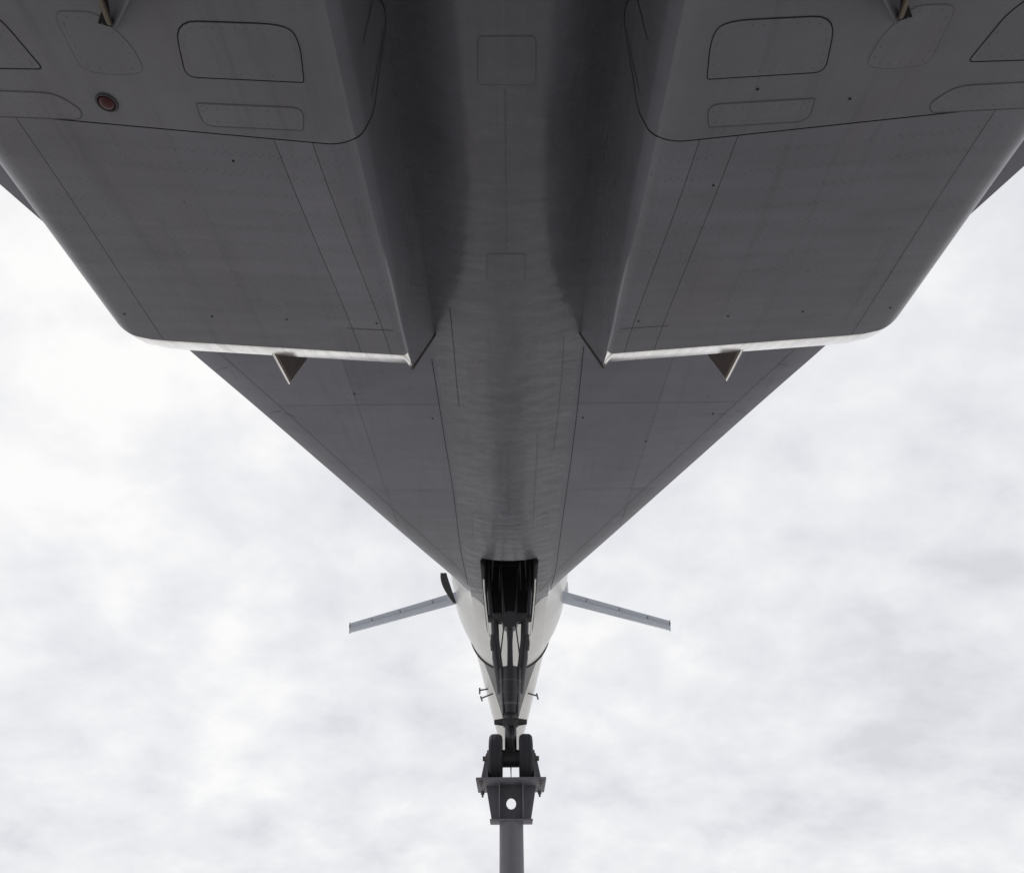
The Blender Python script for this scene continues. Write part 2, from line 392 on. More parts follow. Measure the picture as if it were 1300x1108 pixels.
def ribbon(name, pts, width, nrm, mat, parent):
    """thin flat strip laid along points on a skin"""
    pts = [Vector(p) for p in pts]; V = []; Fc = []
    nrm = Vector(nrm)
    for i, p in enumerate(pts):
        t = (pts[min(i + 1, len(pts) - 1)] - pts[max(i - 1, 0)]).normalized()
        s = t.cross(nrm).normalized() * width / 2
        V += [p - s, p + s]
    for i in range(len(pts) - 1): Fc.append((2 * i, 2 * i + 1, 2 * i + 3, 2 * i + 2))
    return mesh_obj(name, V, Fc, mat, parent, fix=False)
def surf_path(px, surf, step=0.12, lift=0.0035):
    """pixels on the lower skin -> points following it"""
    P = []
    for (u, v) in px:
        z = ZW
        for _ in range(12):
            p = on_z(u, v, z); z = surf(p.x, p.y)
        P.append(Vector((p.x, p.y, 0)))
    for q in P:
        m = le_x(q.y) - 0.12
        if abs(q.x) > m: q.x = math.copysign(m, q.x)
    outp = []
    for a, b in zip(P, P[1:]):
        k = max(1, int((b - a).length / step))
        for i in range(k):
            q = a.lerp(b, i / k); outp.append(Vector((q.x, q.y, surf(q.x, q.y) - lift)))
    q = P[-1]; outp.append(Vector((q.x, q.y, surf(q.x, q.y) - lift)))
    return outp
def round_poly(P, r, seg=5):
    outp = []; n = len(P)
    for i in range(n):
        p0, p, p1 = P[i - 1], P[i], P[(i + 1) % n]
        rr = r[i] if isinstance(r, (list, tuple)) else r
        a = p + (p0 - p).normalized() * min(rr, (p0 - p).length * 0.45); b = p + (p1 - p).normalized() * min(rr, (p1 - p).length * 0.45)
        for k in range(seg + 1):
            t = k / seg; outp.append(a * (1 - t) ** 2 + p * (2 * t * (1 - t)) + b * t * t)
    return outp
def patch(name, px, r, surf, mat, parent, gap=0.011, proud=0.004, gap_mat=None, mirror=False, z0=None, screw=0.075):
    """access panel with a gap round it, laid on a nearly flat skin"""
    P = []
    for (u, v) in px:
        z = z0 if z0 else ZW
        for _ in range(10 if not z0 else 1):
            p = on_z(u, v, z)
            if not z0: z = surf(p.x, p.y)
        P.append(Vector((p.x * (-1 if mirror else 1), p.y, 0)))
    O = round_poly(P, r)
    c = sum(O, Vector()) / len(O)
    n = len(O)
    def inset(d):
        res = []
        for i in range(n):
            t = (O[(i + 1) % n] - O[i - 1]).normalized(); nn = Vector((-t.y, t.x, 0))
            if nn.dot(c - O[i]) < 0: nn = -nn
            res.append(O[i] + nn * d)
        return res
    A, B = inset(-gap / 2), inset(gap / 2)
    V = [Vector((p.x, p.y, surf(p.x, p.y) - 0.0025)) for p in A + B]
    Fc = [(i, (i + 1) % n, n + (i + 1) % n, n + i) for i in range(n)]
    mesh_obj("panel_seal", V, Fc, gap_mat or M_gap, parent, smooth=False, fix=False)
    # the plate: rings shrinking to the centre so that it follows a curved skin
    rings = [1.0, 0.75, 0.5, 0.25]; V = []; Fc = []
    V += [Vector((p.x, p.y, surf(p.x, p.y) - 0.001)) for p in B]
    for f in rings:
        for p in inset(gap / 2 + 0.003):
            q = c.lerp(p, f); V.append(Vector((q.x, q.y, surf(q.x, q.y) - proud)))
    V.append(Vector((c.x, c.y, surf(c.x, c.y) - proud)))
    for k in range(len(rings)):
        for i in range(n): Fc.append((k * n + i, k * n + (i + 1) % n, (k + 1) * n + (i + 1) % n, (k + 1) * n + i))
    for i in range(n): Fc.append((len(rings) * n + i, len(rings) * n + (i + 1) % n, len(V) - 1))
    pl = mesh_obj("access_panel", V, Fc, mat, parent, smooth=False)
    bm = bmesh.new(); S = inset(gap / 2 + 0.035); acc = 0.0
    for i in range(n):
        a, b = S[i], S[(i + 1) % n]; L = (b - a).length; t = acc
        while t < L:
            q = a.lerp(b, t / max(L, 1e-6)); z = surf(q.x, q.y) - proud - 0.0012; rs = 0.0052
            bm.faces.new([bm.verts.new((q.x + rs * math.cos(k * math.pi / 3), q.y + rs * math.sin(k * math.pi / 3), z)) for k in range(6)])
            t += screw
        acc = t - L
    o = bm_obj("screw_row", bm, M_faint, parent); o["kind"] = "stuff"
    return pl

# joints and doors on the belly and wing roots
DN = (0, 0, -1)
for px, w, mt in [
        ([(548, 455), (557, 510), (565, 560), (575, 620), (585, 700), (594, 742)], 0.011, M_gap),
        ([(571, 390), (576, 440), (580, 490), (583, 515)], 0.008, M_gap),
        ([(741, 440), (733, 520), (724, 590), (714, 660), (706, 720), (703, 748)], 0.011, M_gap),
        ([(716, 425), (713, 480), (708, 530), (704, 560), (703, 572)], 0.008, M_faint),
        ([(645, 575), (646, 650)], 0.010, M_faint),
        ([(641, 115), (642, 200), (643, 320)], 0.006, M_faint),
        ([(682, 552), (680, 610), (676, 672)], 0.006, M_faint),
        ([(711, 460), (741, 457)], 0.006, M_faint)]:
    ribbon("skin_joint", surf_path(px, low), w, DN, mt, bp)
patch("p", [(606, 46), (681, 46), (681, 108), (606, 108)], 0.06, low, M_belly, bp, gap=0.010, gap_mat=M_pale)
patch("p", [(618, 322), (667, 322), (667, 357), (618, 357)], 0.05, low, M_belly, bp, gap=0.008, gap_mat=M_pale)
patch("p", [(599, 650), (640, 650), (696, 650), (695, 676), (664, 684), (640, 685), (600, 684)], 0.10, low, M_belly, bp, gap=0.009, gap_mat=M_pale)
patch("p", [(640, 561), (652, 561), (652, 565.5), (640, 565.5)], 0.06, low, M_belly, bp, gap=0.012, gap_mat=M_faint)
for s, px in ((-1, [[(340, 525), (356, 522)], [(360, 525), (376, 529)], [(274, 470), (288, 467)]]),
              (1, [[(934, 522), (955, 524)], [(988, 462), (1000, 464)], [(912, 526), (920, 525)]])):
    for p in px: ribbon("skin_joint", surf_path(p, low), 0.010, DN, M_faint, wings[s])

for s in (-1, 1):
    pts = []
    for k in range(60):
        y = 6.0 + 13.2 * k / 59; x = le_x(y) - 0.50; pts.append(Vector((s * x, y, low(x, y) - 0.004)))
    ribbon("leading_edge_dark_line", pts, 0.008, DN, M_pale, wings[s])  # darker strip: a seam, with the edge's dark reflection put into its colour
    pts = [Vector((s * 2.6, 7.5 + 7.6 * k / 30, low(2.6, 7.5 + 7.6 * k / 30) - 0.004)) for k in range(31)]
    ribbon("skin_joint", pts, 0.006, DN, M_pale, wings[s])
    for y in (10.0, 13.2, 16.4):
        pts = [Vector((s * (1.2 + (le_x(y) - 1.7) * k / 14), y, low(1.2 + (le_x(y) - 1.7) * k / 14, y) - 0.004)) for k in range(15)]
        ribbon("skin_joint", pts, 0.006, DN, M_pale, wings[s])
for s, (u, v) in ((-1, (549, 531)), (1, (740, 530)), (1, (905, 525)), (-1, (450, 500)), (1, (820, 560))):
    p = on_wing(u, v); z = low(p.x, p.y); bm = bmesh.new()
    tube(bm, [Vector((p.x, p.y, z - 0.003)), Vector((p.x, p.y, z - 0.008))], 0.017, 10); bm_obj("drain_hole", bm, M_black, wings[s])

# ------------------------------------------------------------------ engine nacelles
S_SEAM = on_z(415, 183, ZN).y
XI = abs(on_z(517, 446, ZN).x); XIT = abs(on_z(552, 420, ZW).x); XO = 4.28
S_LIP = _pi.y
RAKE = on_z(551, 431, ZW).y - S_LIP
LB = 0.37
S_SEAM += K_SHEAR * (abs(on_z(415, 183, ZN).x) - XI)
def nac(q, s, inn=0.0):
    """point on the left/right nacelle skin: q 0-1 inner side, 1-2 corner, 2-3 flat, 3-4 corner, 4-5 outer side"""
    ri = 0.30 - 0.23 * smoothstep(S_SEAM - 0.5, S_LIP, s); ro = 0.34 - 0.10 * smoothstep(S_SEAM, S_LIP, s)
    if q <= 1:
        x = XIT + (XI - XIT) * q; z = (ZW + 0.12) + (ZN + ri - ZW - 0.12) * q; nx, nz = -1, 0
    elif q <= 2:
        a = (q - 1) * math.pi / 2; x = XI + ri - ri * math.cos(a); z = ZN + ri - ri * math.sin(a); nx, nz = -math.cos(a), -math.sin(a)
    elif q <= 3:
        x = XI + ri + (XO - ro - XI - ri) * (q - 2); z = ZN; nx, nz = 0, -1
    elif q <= 4:
        a = (q - 3) * math.pi / 2; x = XO - ro + ro * math.sin(a); z = ZN + ro - ro * math.cos(a); nx, nz = math.sin(a), -math.cos(a)
    else:
        x = XO + 0.05 * (q - 4); z = ZN + ro + (ZW + 0.02 - ZN - ro) * (q - 4); nx, nz = 1, 0
    f = min(1, max(0, (s - S_SEAM) / (S_LIP - S_SEAM)))
    y = s - K_SHEAR * (min(x, XO) - XI)
    if q < 1: y += RAKE * (1 - q) * f
    if x > 3.80:
        d = min(1, (x - 3.80) / (XO - 3.80)); y -= 0.42 * (1 - math.sqrt(max(0, 1 - d * d * 0.98))) * smoothstep(S_LIP - 1.4, S_LIP, s)
        if q > 4: y += 0.9 * (q - 4) * f
    if q > 1:
        t = (s - (S_LIP - LB)) / LB
        if t > 0:
            k = min(1, (q - 1) * 1.0) * (1 if q < 3 else max(0.35, 1 - (q - 3) * 0.8))
            z += 0.15 * (t ** 1.25) * k
    x -= nx * inn; z -= nz * inn
    return Vector((x, y, z))
def nac_panel(name, q0, q1, s0, s1, mat, parent, sgn, inn=0.0, nq=10, ns=None, gq=0.0, gs=0.0):
    ns = ns or max(2, int((s1 - s0) / 0.35))
    V = []; Fc = []
    edge = 0.004
    for j in range(ns + 1):
        s = s0 + gs + (s1 - s0 - 2 * gs) * j / ns
        for i in range(nq + 1):
            q = q0 + gq + (q1 - q0 - 2 * gq) * i / nq
            p = nac(q, s, inn); V.append((p.x * sgn, p.y, p.z))
    n = nq + 1
    for j in range(ns):
        for i in range(nq):
            a = j * n + i; f = (a, a + 1, a + n + 1, a + n); Fc.append(f if sgn < 0 else f[::-1])
    o = mesh_obj(name, V, Fc, mat, parent, fix=False)
    qm, sm = (q0 + q1) / 2, (s0 + s1) / 2                # make the skin face outwards
    on = nac(qm, sm, -0.1) - nac(qm, sm, 0.0); on.x *= sgn
    if o.data.polygons[len(Fc) // 2 + nq // 2].normal.dot(on) < 0: o.data.flip_normals()
    return o
def q_of(u, v):
    p = on_z(u, v, ZN); s = p.y + K_SHEAR * (abs(p.x) - XI)
    ri = 0.30 - 0.23 * smoothstep(S_SEAM - 0.5, S_LIP, s); ro = 0.34 - 0.10 * smoothstep(S_SEAM, S_LIP, s)
    return 2 + (abs(p.x) - XI - ri) / (XO - ro - XI - ri), s
for sgn in (-1, 1):
    # dark inner shell, seen only through the panel joints and the intake mouth
    V = []; Fc = []; qs = [0, .5, 1, 1.25, 1.5, 1.75, 2, 2.2, 2.4, 2.6, 2.8, 3, 3.2, 3.4, 3.6, 3.8, 4, 4.5, 5]
    ss = [-16 + i * 0.8 for i in range(24)]; ss = [s for s in ss if s < S_SEAM - 0.2] + [S_SEAM + (S_LIP - 0.03 - S_SEAM) * i / 12 for i in range(13)]
    for s in ss:
        for q in qs:
            p = nac(q, s, 0.012); V.append((p.x * sgn, p.y, p.z))
    n = len(qs)
    for j in range(len(ss) - 1):
        for i in range(n - 1): a = j * n + i; Fc.append((a, a + 1, a + n + 1, a + n))
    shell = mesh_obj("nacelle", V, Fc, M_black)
    # side skins
    nac_panel("side_skin", 0, 1.45, -16, S_LIP, M_wall, shell, sgn, nq=14, ns=60)
    nac_panel("side_skin", 3.55, 5, -16, S_LIP, M_wall, shell, sgn, nq=14, ns=60)
    g = 0.006
    # engine bay doors behind the cross joint
    nac_panel("bay_skin", 1.45, 3.55, -16, S_SEAM, M_bay, shell, sgn, nq=30, ns=40, gs=g)
    # forward intake skins between the lengthwise joints
    qa = q_of(452, 330)[0]; qb = q_of(398, 300)[0]; qc = q_of(95, 260)[0]
    cuts = [1.45, qa, qb, qc, 3.55]
    for a, b in zip(cuts, cuts[1:]):
        nac_panel("intake_skin", a, b, S_SEAM, S_LIP - LB, M_nac, shell, sgn, nq=12, ns=18, gs=g * 0.6, gq=0.0009)
    nac_panel("intake_lip", 1.04, 3.98, S_LIP - LB, S_LIP, M_lip, shell, sgn, nq=46, ns=14)
    # ramp inside the mouth and a closing wall deep in the duct
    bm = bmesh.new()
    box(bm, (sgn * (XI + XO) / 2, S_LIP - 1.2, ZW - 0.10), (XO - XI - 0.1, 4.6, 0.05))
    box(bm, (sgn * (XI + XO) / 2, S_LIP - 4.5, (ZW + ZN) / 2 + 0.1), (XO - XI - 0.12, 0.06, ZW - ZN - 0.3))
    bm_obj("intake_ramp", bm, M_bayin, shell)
    # splitter between the two intakes
    A = on_z(345, 446, ZN + 0.10); xs = abs(A.x)
    B = on_x(367, 487, -xs); Cc = on_x(389, 457, -xs)
    D = Vector((-xs, Cc.y - 1.2, Cc.z + 0.3)); E = Vector((-xs, A.y - 1.2, A.z + 0.1))
    bm = bmesh.new(); poly = [A, B, Cc, D, E]
    poly = [Vector((sgn * xs, p.y, p.z)) for p in poly]
    mid = sum(poly, Vector()) / 5
    va = [bm.verts.new(p) for p in poly]
    inner = [p.lerp(mid, 0.06) for p in poly]
    for off in (-0.03, 0.03):
        vi = [bm.verts.new(p + Vector((off, 0, 0))) for p in inner]
        bm.faces.new(vi)
        for i in range(5): bm.faces.new((va[i], va[(i + 1) % 5], vi[(i + 1) % 5], vi[i]))
    bm_obj("splitter", bm, M_splitter, shell, smooth_angle=10)
    bm = bmesh.new(); tube(bm, [poly[0], poly[1]], 0.012, 6); bm_obj("splitter_edge", bm, M_lip, shell)
    # leading edge strip on the inner side wall
    pts = [nac(q / 10, S_LIP - 0.01) for q in range(0, 11)]
    bm = bmesh.new(); tube(bm, [Vector((p.x * sgn, p.y, p.z)) for p in pts], 0.018, 6); bm_obj("side_edge_strip", bm, M_splitter, shell)
    # access panels (drawn on the left nacelle, mirrored for the right one)
    flat = lambda x, y: ZN
    mir = sgn > 0
    for px, r, gp, mt, gm in [
            ([(220, 26), (365, 31), (381, 55), (386, 105), (236, 98)], [0.16, 0.20, 0.16, 0.02, 0.08], 0.0075, M_bay, M_gap),
            ([(249, 131), (386, 137), (385, 166), (258, 160)], [0.02, 0.10, 0.02, 0.10], 0.009, M_bay, M_faint),
            ([(-60, -18), (4, 28), (55, 88), (-70, 86)], [0.1, 0.06, 0.04, 0.1], 0.008, M_bay, M_gap),
            ([(-90, 112), (70, 118), (104, 140), (103, 152), (-90, 145)], [0.1, 0.12, 0.05, 0.05, 0.1], 0.009, M_bay, M_faint),
            ([(66, 14), (122, 15), (165, 55), (186, 92), (150, 96), (104, 90)], 0.08, 0.004, M_bay, M_pale)]:
        patch("p", px, r, flat, mt, shell, gap=gp, gap_mat=gm, mirror=mir, z0=ZN)
    # seams drawn up the inner wall
    for px, w, first in [([(474, 140), (478, 100), (482, 60), (484, 28), (481, 8), (470, -10)], 0.011, True), ([(471, 122), (475, 96), (479, 66), (482, 40)], 0.009, False), ([(460, 54), (466, 20), (469, 0)], 0.009, False)]:
        pts = []
        for (u, v) in px:
            p = on_x(u, v, -XI + 0.01)
            q = max(0.0, min(1.0, (ZW + 0.12 - p.z) / (ZW + 0.12 - ZN - 0.30)))
            pts.append(Vector((XIT + (XI - XIT) * q - 0.003, p.y, p.z)))
        nr = [Vector((-1, 0, 0))] * len(pts)
        if first: pts = [nac(1.48 - 0.1 * k, S_SEAM, -0.003) for k in range(5)] + pts
        P = pts
        dense = []
        for i in range(len(P) - 1):
            p0, p1, p2, p3 = P[max(i - 1, 0)], P[i], P[i + 1], P[min(i + 2, len(P) - 1)]
            for k in range(5):
                t = k / 5; dense.append(0.5 * ((2 * p1) + (p2 - p0) * t + (2 * p0 - 5 * p1 + 4 * p2 - p3) * t * t + (3 * p1 - p0 - 3 * p2 + p3) * t ** 3))
        dense.append(P[-1])
        ribbon("wall_joint", [Vector((sgn * p.x, p.y, p.z)) for p in dense], w, (-sgn * 0.9, 0, -0.45), M_gap, shell)
    # drain holes and a cross joint near the lip
    for (u, v) in ((158, 399), (269, 402), (364, 406), (478, 411)) + (((296, 205),) if sgn < 0 else ((322, 119), (205, 133), (380, 240))):
        p = on_z(u, v, ZN - 0.006); bm = bmesh.new()
        tube(bm, [Vector((-sgn * p.x, p.y, ZN - 0.003)), Vector((-sgn * p.x, p.y, ZN - 0.006))], 0.010, 10); bm_obj("drain_hole", bm, M_black, shell)
    pts = [on_z(u, v, ZN - 0.003) for (u, v) in ((440, 417), (470, 418.5), (500, 420))]
    ribbon("skin_joint", [Vector((-sgn * p.x, p.y, p.z)) for p in pts], 0.009, DN, M_faint, shell)
    # cooling slots high on the inner wall
    for (u, v0, v1) in ((539, 340, 356), (541.5, 350, 367)):
        pts = []
        for v in (v0, v1):
            p = on_x(u, v, -XI + 0.03); pts.append(Vector((sgn * (XI - 0.045), p.y, p.z)))
        ribbon("slot", pts, 0.03, (-sgn, 0, 0), M_black, shell)
    # main gear bay: notch, actuator rod and edge of the hanging door, right under the top of the frame
    bm = bmesh.new()
    P = [on_z(u, v, ZN - 0.0045) for (u, v) in ((129, 14), (124, 30), (146, 36), (145, 10), (142, -30), (124, -30))]
    vs = [bm.verts.new(Vector((p.x * (1 if sgn < 0 else -1), p.y, p.z))) for p in P]; bm.faces.new(vs)
    bm_obj("gear_bay_notch", bm, M_black, shell)
    a = on_z(139, 29, ZN - 0.03); b = on_z(121, -16, ZN - 0.30)
    fl = (lambda p: Vector((p.x * (1 if sgn < 0 else -1), p.y, p.z)))
    bm = bmesh.new(); tube(bm, [fl(a), fl(b), fl(b + (b - a) * 2)], 0.02, 8); bm_obj("door_rod", bm, M_brass, shell)
    a = on_z(147, 38.5, ZN - 0.005)
    bm = bmesh.new()
    prism(bm, [fl(a), fl(on_z(172, -15, ZN - 0.45)), fl(on_z(185, -90, ZN - 0.55)), fl(on_z(128, -90, ZN - 0.005))], (sgn * 0.02, 0, -0.004))
    bm_obj("main_gear_door", bm, M_door, shell)
    if sgn < 0:
        c = on_z(136, 130, ZN); bm = bmesh.new()
        for k in range(1):
            rings = []
            for j in range(7):
                a_ = j / 6 * math.pi / 2
                rings.append([bm.verts.new(c + Vector((0.058 * math.cos(a_) * math.cos(t * math.pi / 10), 0.058 * math.cos(a_) * math.sin(t * math.pi / 10), -0.004 - 0.035 * math.sin(a_)))) for t in range(20)])
            for r0, r1 in zip(rings, rings[1:]):
                for t in range(20): bm.faces.new((r0[t], r0[(t + 1) % 20], r1[(t + 1) % 20], r1[t]))
        o = bm_obj("beacon_light", bm, M_red, shell); o["label"] = "small round red beacon lens on the intake underside"
        bm = bmesh.new(); pts = [c + Vector((0.068 * math.cos(t * math.pi / 12), 0.068 * math.sin(t * math.pi / 12), -0.008)) for t in range(25)]
        tube(bm, pts, 0.010, 6, caps=False); bm_obj("beacon_bezel", bm, M_gear, shell)

# ------------------------------------------------------------------ canards and small fittings by the nose
for sgn in (-1, 1):
    # section: thin aerofoil with a blunt front, swept hardly at all, drooping outwards
    tip = on_y(443.5, 797, 21.6); root = on_y(585, 757, 22.2)
    xt, xr = abs(tip.x), abs(root.x)
    prof = [(-0.62, -0.020), (-0.3, -0.055), (0.1, -0.075), (0.45, -0.06), (0.62, -0.02), (0.64, 0.0), (0.60, 0.03), (0.4, 0.06), (0.0, 0.08), (-0.35, 0.06), (-0.62, 0.0)]
    V = []; Fc = []; n = len(prof); sec = 8
    for j in range(sec + 1):
        t = j / sec
        for (a, b) in prof:
            ch = 1.0 - 0.12 * t
            V.append((sgn * (xr + (xt - xr) * t + 0.2 * a * ch * t), root.y + (tip.y - root.y) * t + a * ch, root.z + (tip.z - root.z) * t + b * ch))
    for j in range(sec):
        for i in range(n): Fc.append((j * n + i, j * n + (i + 1) % n, (j + 1) * n + (i + 1) % n, (j + 1) * n + i))
    Fc.append(tuple(range(n))); Fc.append(tuple(range(sec * n, (sec + 1) * n)))
    c = mesh_obj("canard", V, Fc, M_canard); c.data.set_sharp_from_angle(angle=R(40))
    # slat and flap gaps, hinge brackets and the tip plate
    def cpt(t, a, b): return Vector((sgn * (xr + (xt - xr) * t + 0.2 * a * t), root.y + (tip.y - root.y) * t + a, root.z + (tip.z - root.z) * t + b))
    for a, w in ((0.30, 0.02), (-0.32, 0.025)):
        ribbon("slot", [cpt(t / 8, a, -0.098 if a > 0 else -0.080) for t in range(1, 9)], w, DN, M_faint, c)
    for t in (0.25, 0.55, 0.8):
        bm = bmesh.new(); box(bm, cpt(t, -0.50, -0.085), (0.03, 0.12, 0.03), bev=0.006); bm_obj("hinge_bracket", bm, M_gear, c)
    bm = bmesh.new(); box(bm, cpt(0.995, 0, -0.005), (0.04, 0.98, 0.10), rot=Matrix.Rotation(-sgn * 0.197, 4, 'Z'), bev=0.015); bm_obj("tip_plate", bm, M_splitter, c)
# stowage door standing open on the left side, seen edge-on
bm = bmesh.new(); y0 = 21.0; rows = []
for i in range(9):
    t = i / 8; u = 563 + 14 * t ** 1.6; v = 727 + 37 * t
    p = on_y(u, v, y0 - 0.1 + 0.3 * t)
    wdt = 0.05 + 0.075 * math.sin(math.pi * min(1, t * 0.8 + 0.2))
    rows.append([bm.verts.new(p + Vector((dx, dy, 0))) for dx, dy in ((-wdt, 0), (wdt, 0), (wdt * 0.8, 0.16), (-wdt * 0.8, 0.16))])
for r0, r1 in zip(rows, rows[1:]):
    for k in range(4): bm.faces.new((r0[k], r0[(k + 1) % 4], r1[(k + 1) % 4], r1[k]))
bm.faces.new(rows[0]); bm.faces.new(rows[-1][::-1])
o = bm_obj("side_hatch", bm, M_bayin); o["label"] = "dark hatch door standing open beside one canard root"
bm = bmesh.new()
p = on_y(719, 738, 22.0); q = on_y(720, 756, 22.2); tube(bm, [p, q], 0.05, 8); bm_obj("canard_fairing_edge", bm, M_white)
for (u0, v0, u1, v1, uh, vh) in ((617, 875, 609, 876, 609, 880), (617, 882, 611, 886, 612, 889), (677, 881, 682, 883, 683, 887)):
    p, q, r_ = on_y(u0, v0, 29.5), on_y(u1, v1, 29.5), on_y(uh, vh, 29.9)
    bm = bmesh.new(); p = p.lerp(Vector((0, p.y, p.z + 0.2)), 0.3)
    tube(bm, [p, q], 0.03, 6); tube(bm, [q - (r_ - q) * 0.6, r_], 0.035, 6); bm_obj("air_data_probe", bm, M_gear)

# ------------------------------------------------------------------ nose gear bay
zt = 7.4
def bz(y, x=WELL_X): return under(x, y)
V = []; Fc = []
ys = stations(WELL_Y0, WELL_Y1, 0.5)
for y in ys:
    V += [(-WELL_X, y, bz(y) + 0.002), (-WELL_X, y, zt), (WELL_X, y, zt), (WELL_X, y, bz(y) + 0.002)]
for j in range(len(ys) - 1):
    for i in range(3): a = j * 4 + i; Fc.append((a, a + 1, a + 5, a + 4))
k = (len(ys) - 1) * 4
V0 = len(V)
for y in (WELL_Y0, WELL_Y1):
    for i in range(11):
        x = -WELL_X + 2 * WELL_X * i / 10; V += [(x, y, under(x, y) + 0.002), (x, y, zt)]
for j in range(2):
    for i in range(10): a = V0 + j * 22 + i * 2; Fc.append((a, a + 1, a + 3, a + 2))
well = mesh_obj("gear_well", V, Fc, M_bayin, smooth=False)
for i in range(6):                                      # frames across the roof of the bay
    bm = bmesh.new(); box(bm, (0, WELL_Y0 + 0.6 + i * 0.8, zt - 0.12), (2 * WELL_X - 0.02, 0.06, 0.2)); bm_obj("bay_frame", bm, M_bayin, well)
for x in (-0.52, 0.5, -0.3, 0.33):
    bm = bmesh.new(); tube(bm, [(x, WELL_Y0 + 0.1, 6.5), (x * 0.9, 19, 6.7), (x * 1.1, 21.6, 6.5)], 0.022, 6); bm_obj("hydraulic_pipe", bm, M_gear, well)
for sgn in (-1, 1):                                     # hanging doors on both edges of the bay
    V = []; Fc = []
    ys = stations(16.75, 21.85, 0.3)
    for y in ys:
        hgt = 0.50 * smoothstep(16.6, 17.3, y) * (1 - 0.25 * smoothstep(21.0, 21.85, y)) + 0.10
        for f in (0, 0.5, 1):
            V.append((sgn * (WELL_X + 0.015 - 0.07 * f * f), y, bz(y) - 0.003 - hgt * f))
    for j in range(len(ys) - 1):
        for i in range(2): a = j * 3 + i; Fc.append((a, a + 1, a + 4, a + 3))
    d = mesh_obj("gear_door", V, Fc, M_bayin)
    md = d.modifiers.new("thickness", 'SOLIDIFY'); md.thickness = 0.05; md.offset = 0
    ribp = [(sgn * (WELL_X + 0.015 - 0.07), y, bz(y) - 0.003 - (0.60 if 17.3 < y else 0.5)) for y in ys]
    bm = bmesh.new(); tube(bm, ribp, 0.020, 6); bm_obj("door_edge_rim_light", bm, M_white, d)  # white bar paints in the rim light along the door's lower edge
    for yy in (17.6, 19.2, 20.8):
        bm = bmesh.new(); tube(bm, [(sgn * 0.62, yy, bz(yy) - 0.3), (sgn * 0.45, yy + 0.15, bz(yy) + 0.5)], 0.018, 6); bm_obj("door_link", bm, M_gear, d)

# ------------------------------------------------------------------ nose gear leg
YG = 16.9
def G(u, v, y=YG): return on_y(u, v, y)
AX = Vector((0, 16.4, 1.33))                           # wheel axle centre
bm = bmesh.new()
c0 = G(648.5, 855); c1 = G(648.5, 908, 16.6)
tube(bm, [Vector((0, YG + 0.1, 4.4)), Vector((0, c0.y, c0.z + 0.16)), Vector((0, c0.y, c0.z + 0.05)), Vector((0, c1.y, c1.z))], [0.06, 0.07, 0.30, 0.19], 20)
leg = bm_obj("nose_gear_leg", bm, M_gear)
def gpart(name, fn, mat=M_gear):
    bm = bmesh.new(); fn(bm); return bm_obj(name, bm, mat, leg)
# cross beam high on the leg, with the drum at its middle
zc = G(648, 786).z
gpart("cross_beam", lambda b: (tube(b, [(-0.52, YG, zc + 0.02), (0.52, YG, zc + 0.02)], 0.09, 14), box(b, (0, YG - 0.02, zc + 0.06), (0.8, 0.14, 0.16), bev=0.03)))
gpart("trunnion_drum", lambda b: tube(b, [(0, YG - 0.2, zc - 0.05), (0, YG + 0.25, zc - 0.05)], 0.20, 20))
for s in (-1, 1):
    ua = 645.3 + s * 0  # centre line near the leg
    def side(b, s=s):
        P = [(s * 0.37, YG, zc + 0.08), (s * 0.37, YG, zc + 0.0), (s * 0.345, YG, G(648, 812).z), (s * 0.31, YG, G(648, 835).z), (s * 0.245, YG - 0.05, G(648, 858).z), (s * 0.20, YG - 0.1, G(648, 880).z)]
        tube(b, P, [0.09, 0.095, 0.095, 0.115, 0.11, 0.10], 14)
    gpart("side_strut", side)
    gpart("strut_lug", lambda b, s=s: (tube(b, [(s * 0.30, YG, G(648, 816).z), (s * 0.47, YG, G(648, 816).z)], 0.085, 12), tube(b, [(s * 0.41, YG - 0.05, G(648, 826).z), (s * 0.41, YG - 0.05, G(648, 806).z)], [0.05, 0.06], 10)))
    gpart("retraction_jack", lambda b, s=s: tube(b, [(s * 0.14, YG + 0.1, zc + 0.1), (s * 0.24, 17.6, 6.0), (s * 0.36, 18.4, 7.1)], [0.03, 0.035, 0.045], 10), M_gear)
    gpart("bay_arm", lambda b, s=s: tube(b, [(s * 0.46, YG + 0.1, zc + 0.05), (s * 0.56, YG + 0.5, 5.6), (s * 0.60, YG + 0.9, 6.6)], 0.05, 8))
    gpart("hydraulic_hose", lambda b, s=s: tube(b, [(s * 0.12, YG - 0.16, zc), (s * 0.22, YG - 0.22, c0.z + 0.4), (s * 0.17, YG - 0.3, c0.z - 0.4), (s * 0.15, 16.45, c1.z)], 0.018, 6), M_tyre)
gpart("centre_piston", lambda b: tube(b, [(0, YG, zc - 0.2), (0, YG, (zc + c0.z) / 2), (0, YG, c0.z + 0.1)], [0.085, 0.06, 0.075], 12))
for i, v in enumerate((856, 868, 884, 897)):
    gpart("leg_collar", lambda b, v=v, i=i: tube(b, [(0, YG - 0.08 * i, G(648, v).z + 0.05), (0, YG - 0.08 * i, G(648, v).z - 0.05)], [0.30 - 0.03 * i] * 2, 20), M_gear2)
gpart("leg_fairing_plate", lambda b: box(b, (0, YG - 0.25, G(648, 876).z), (0.30, 0.08, 0.65), bev=0.03))
zt_ = G(648, 917, 16.6).z
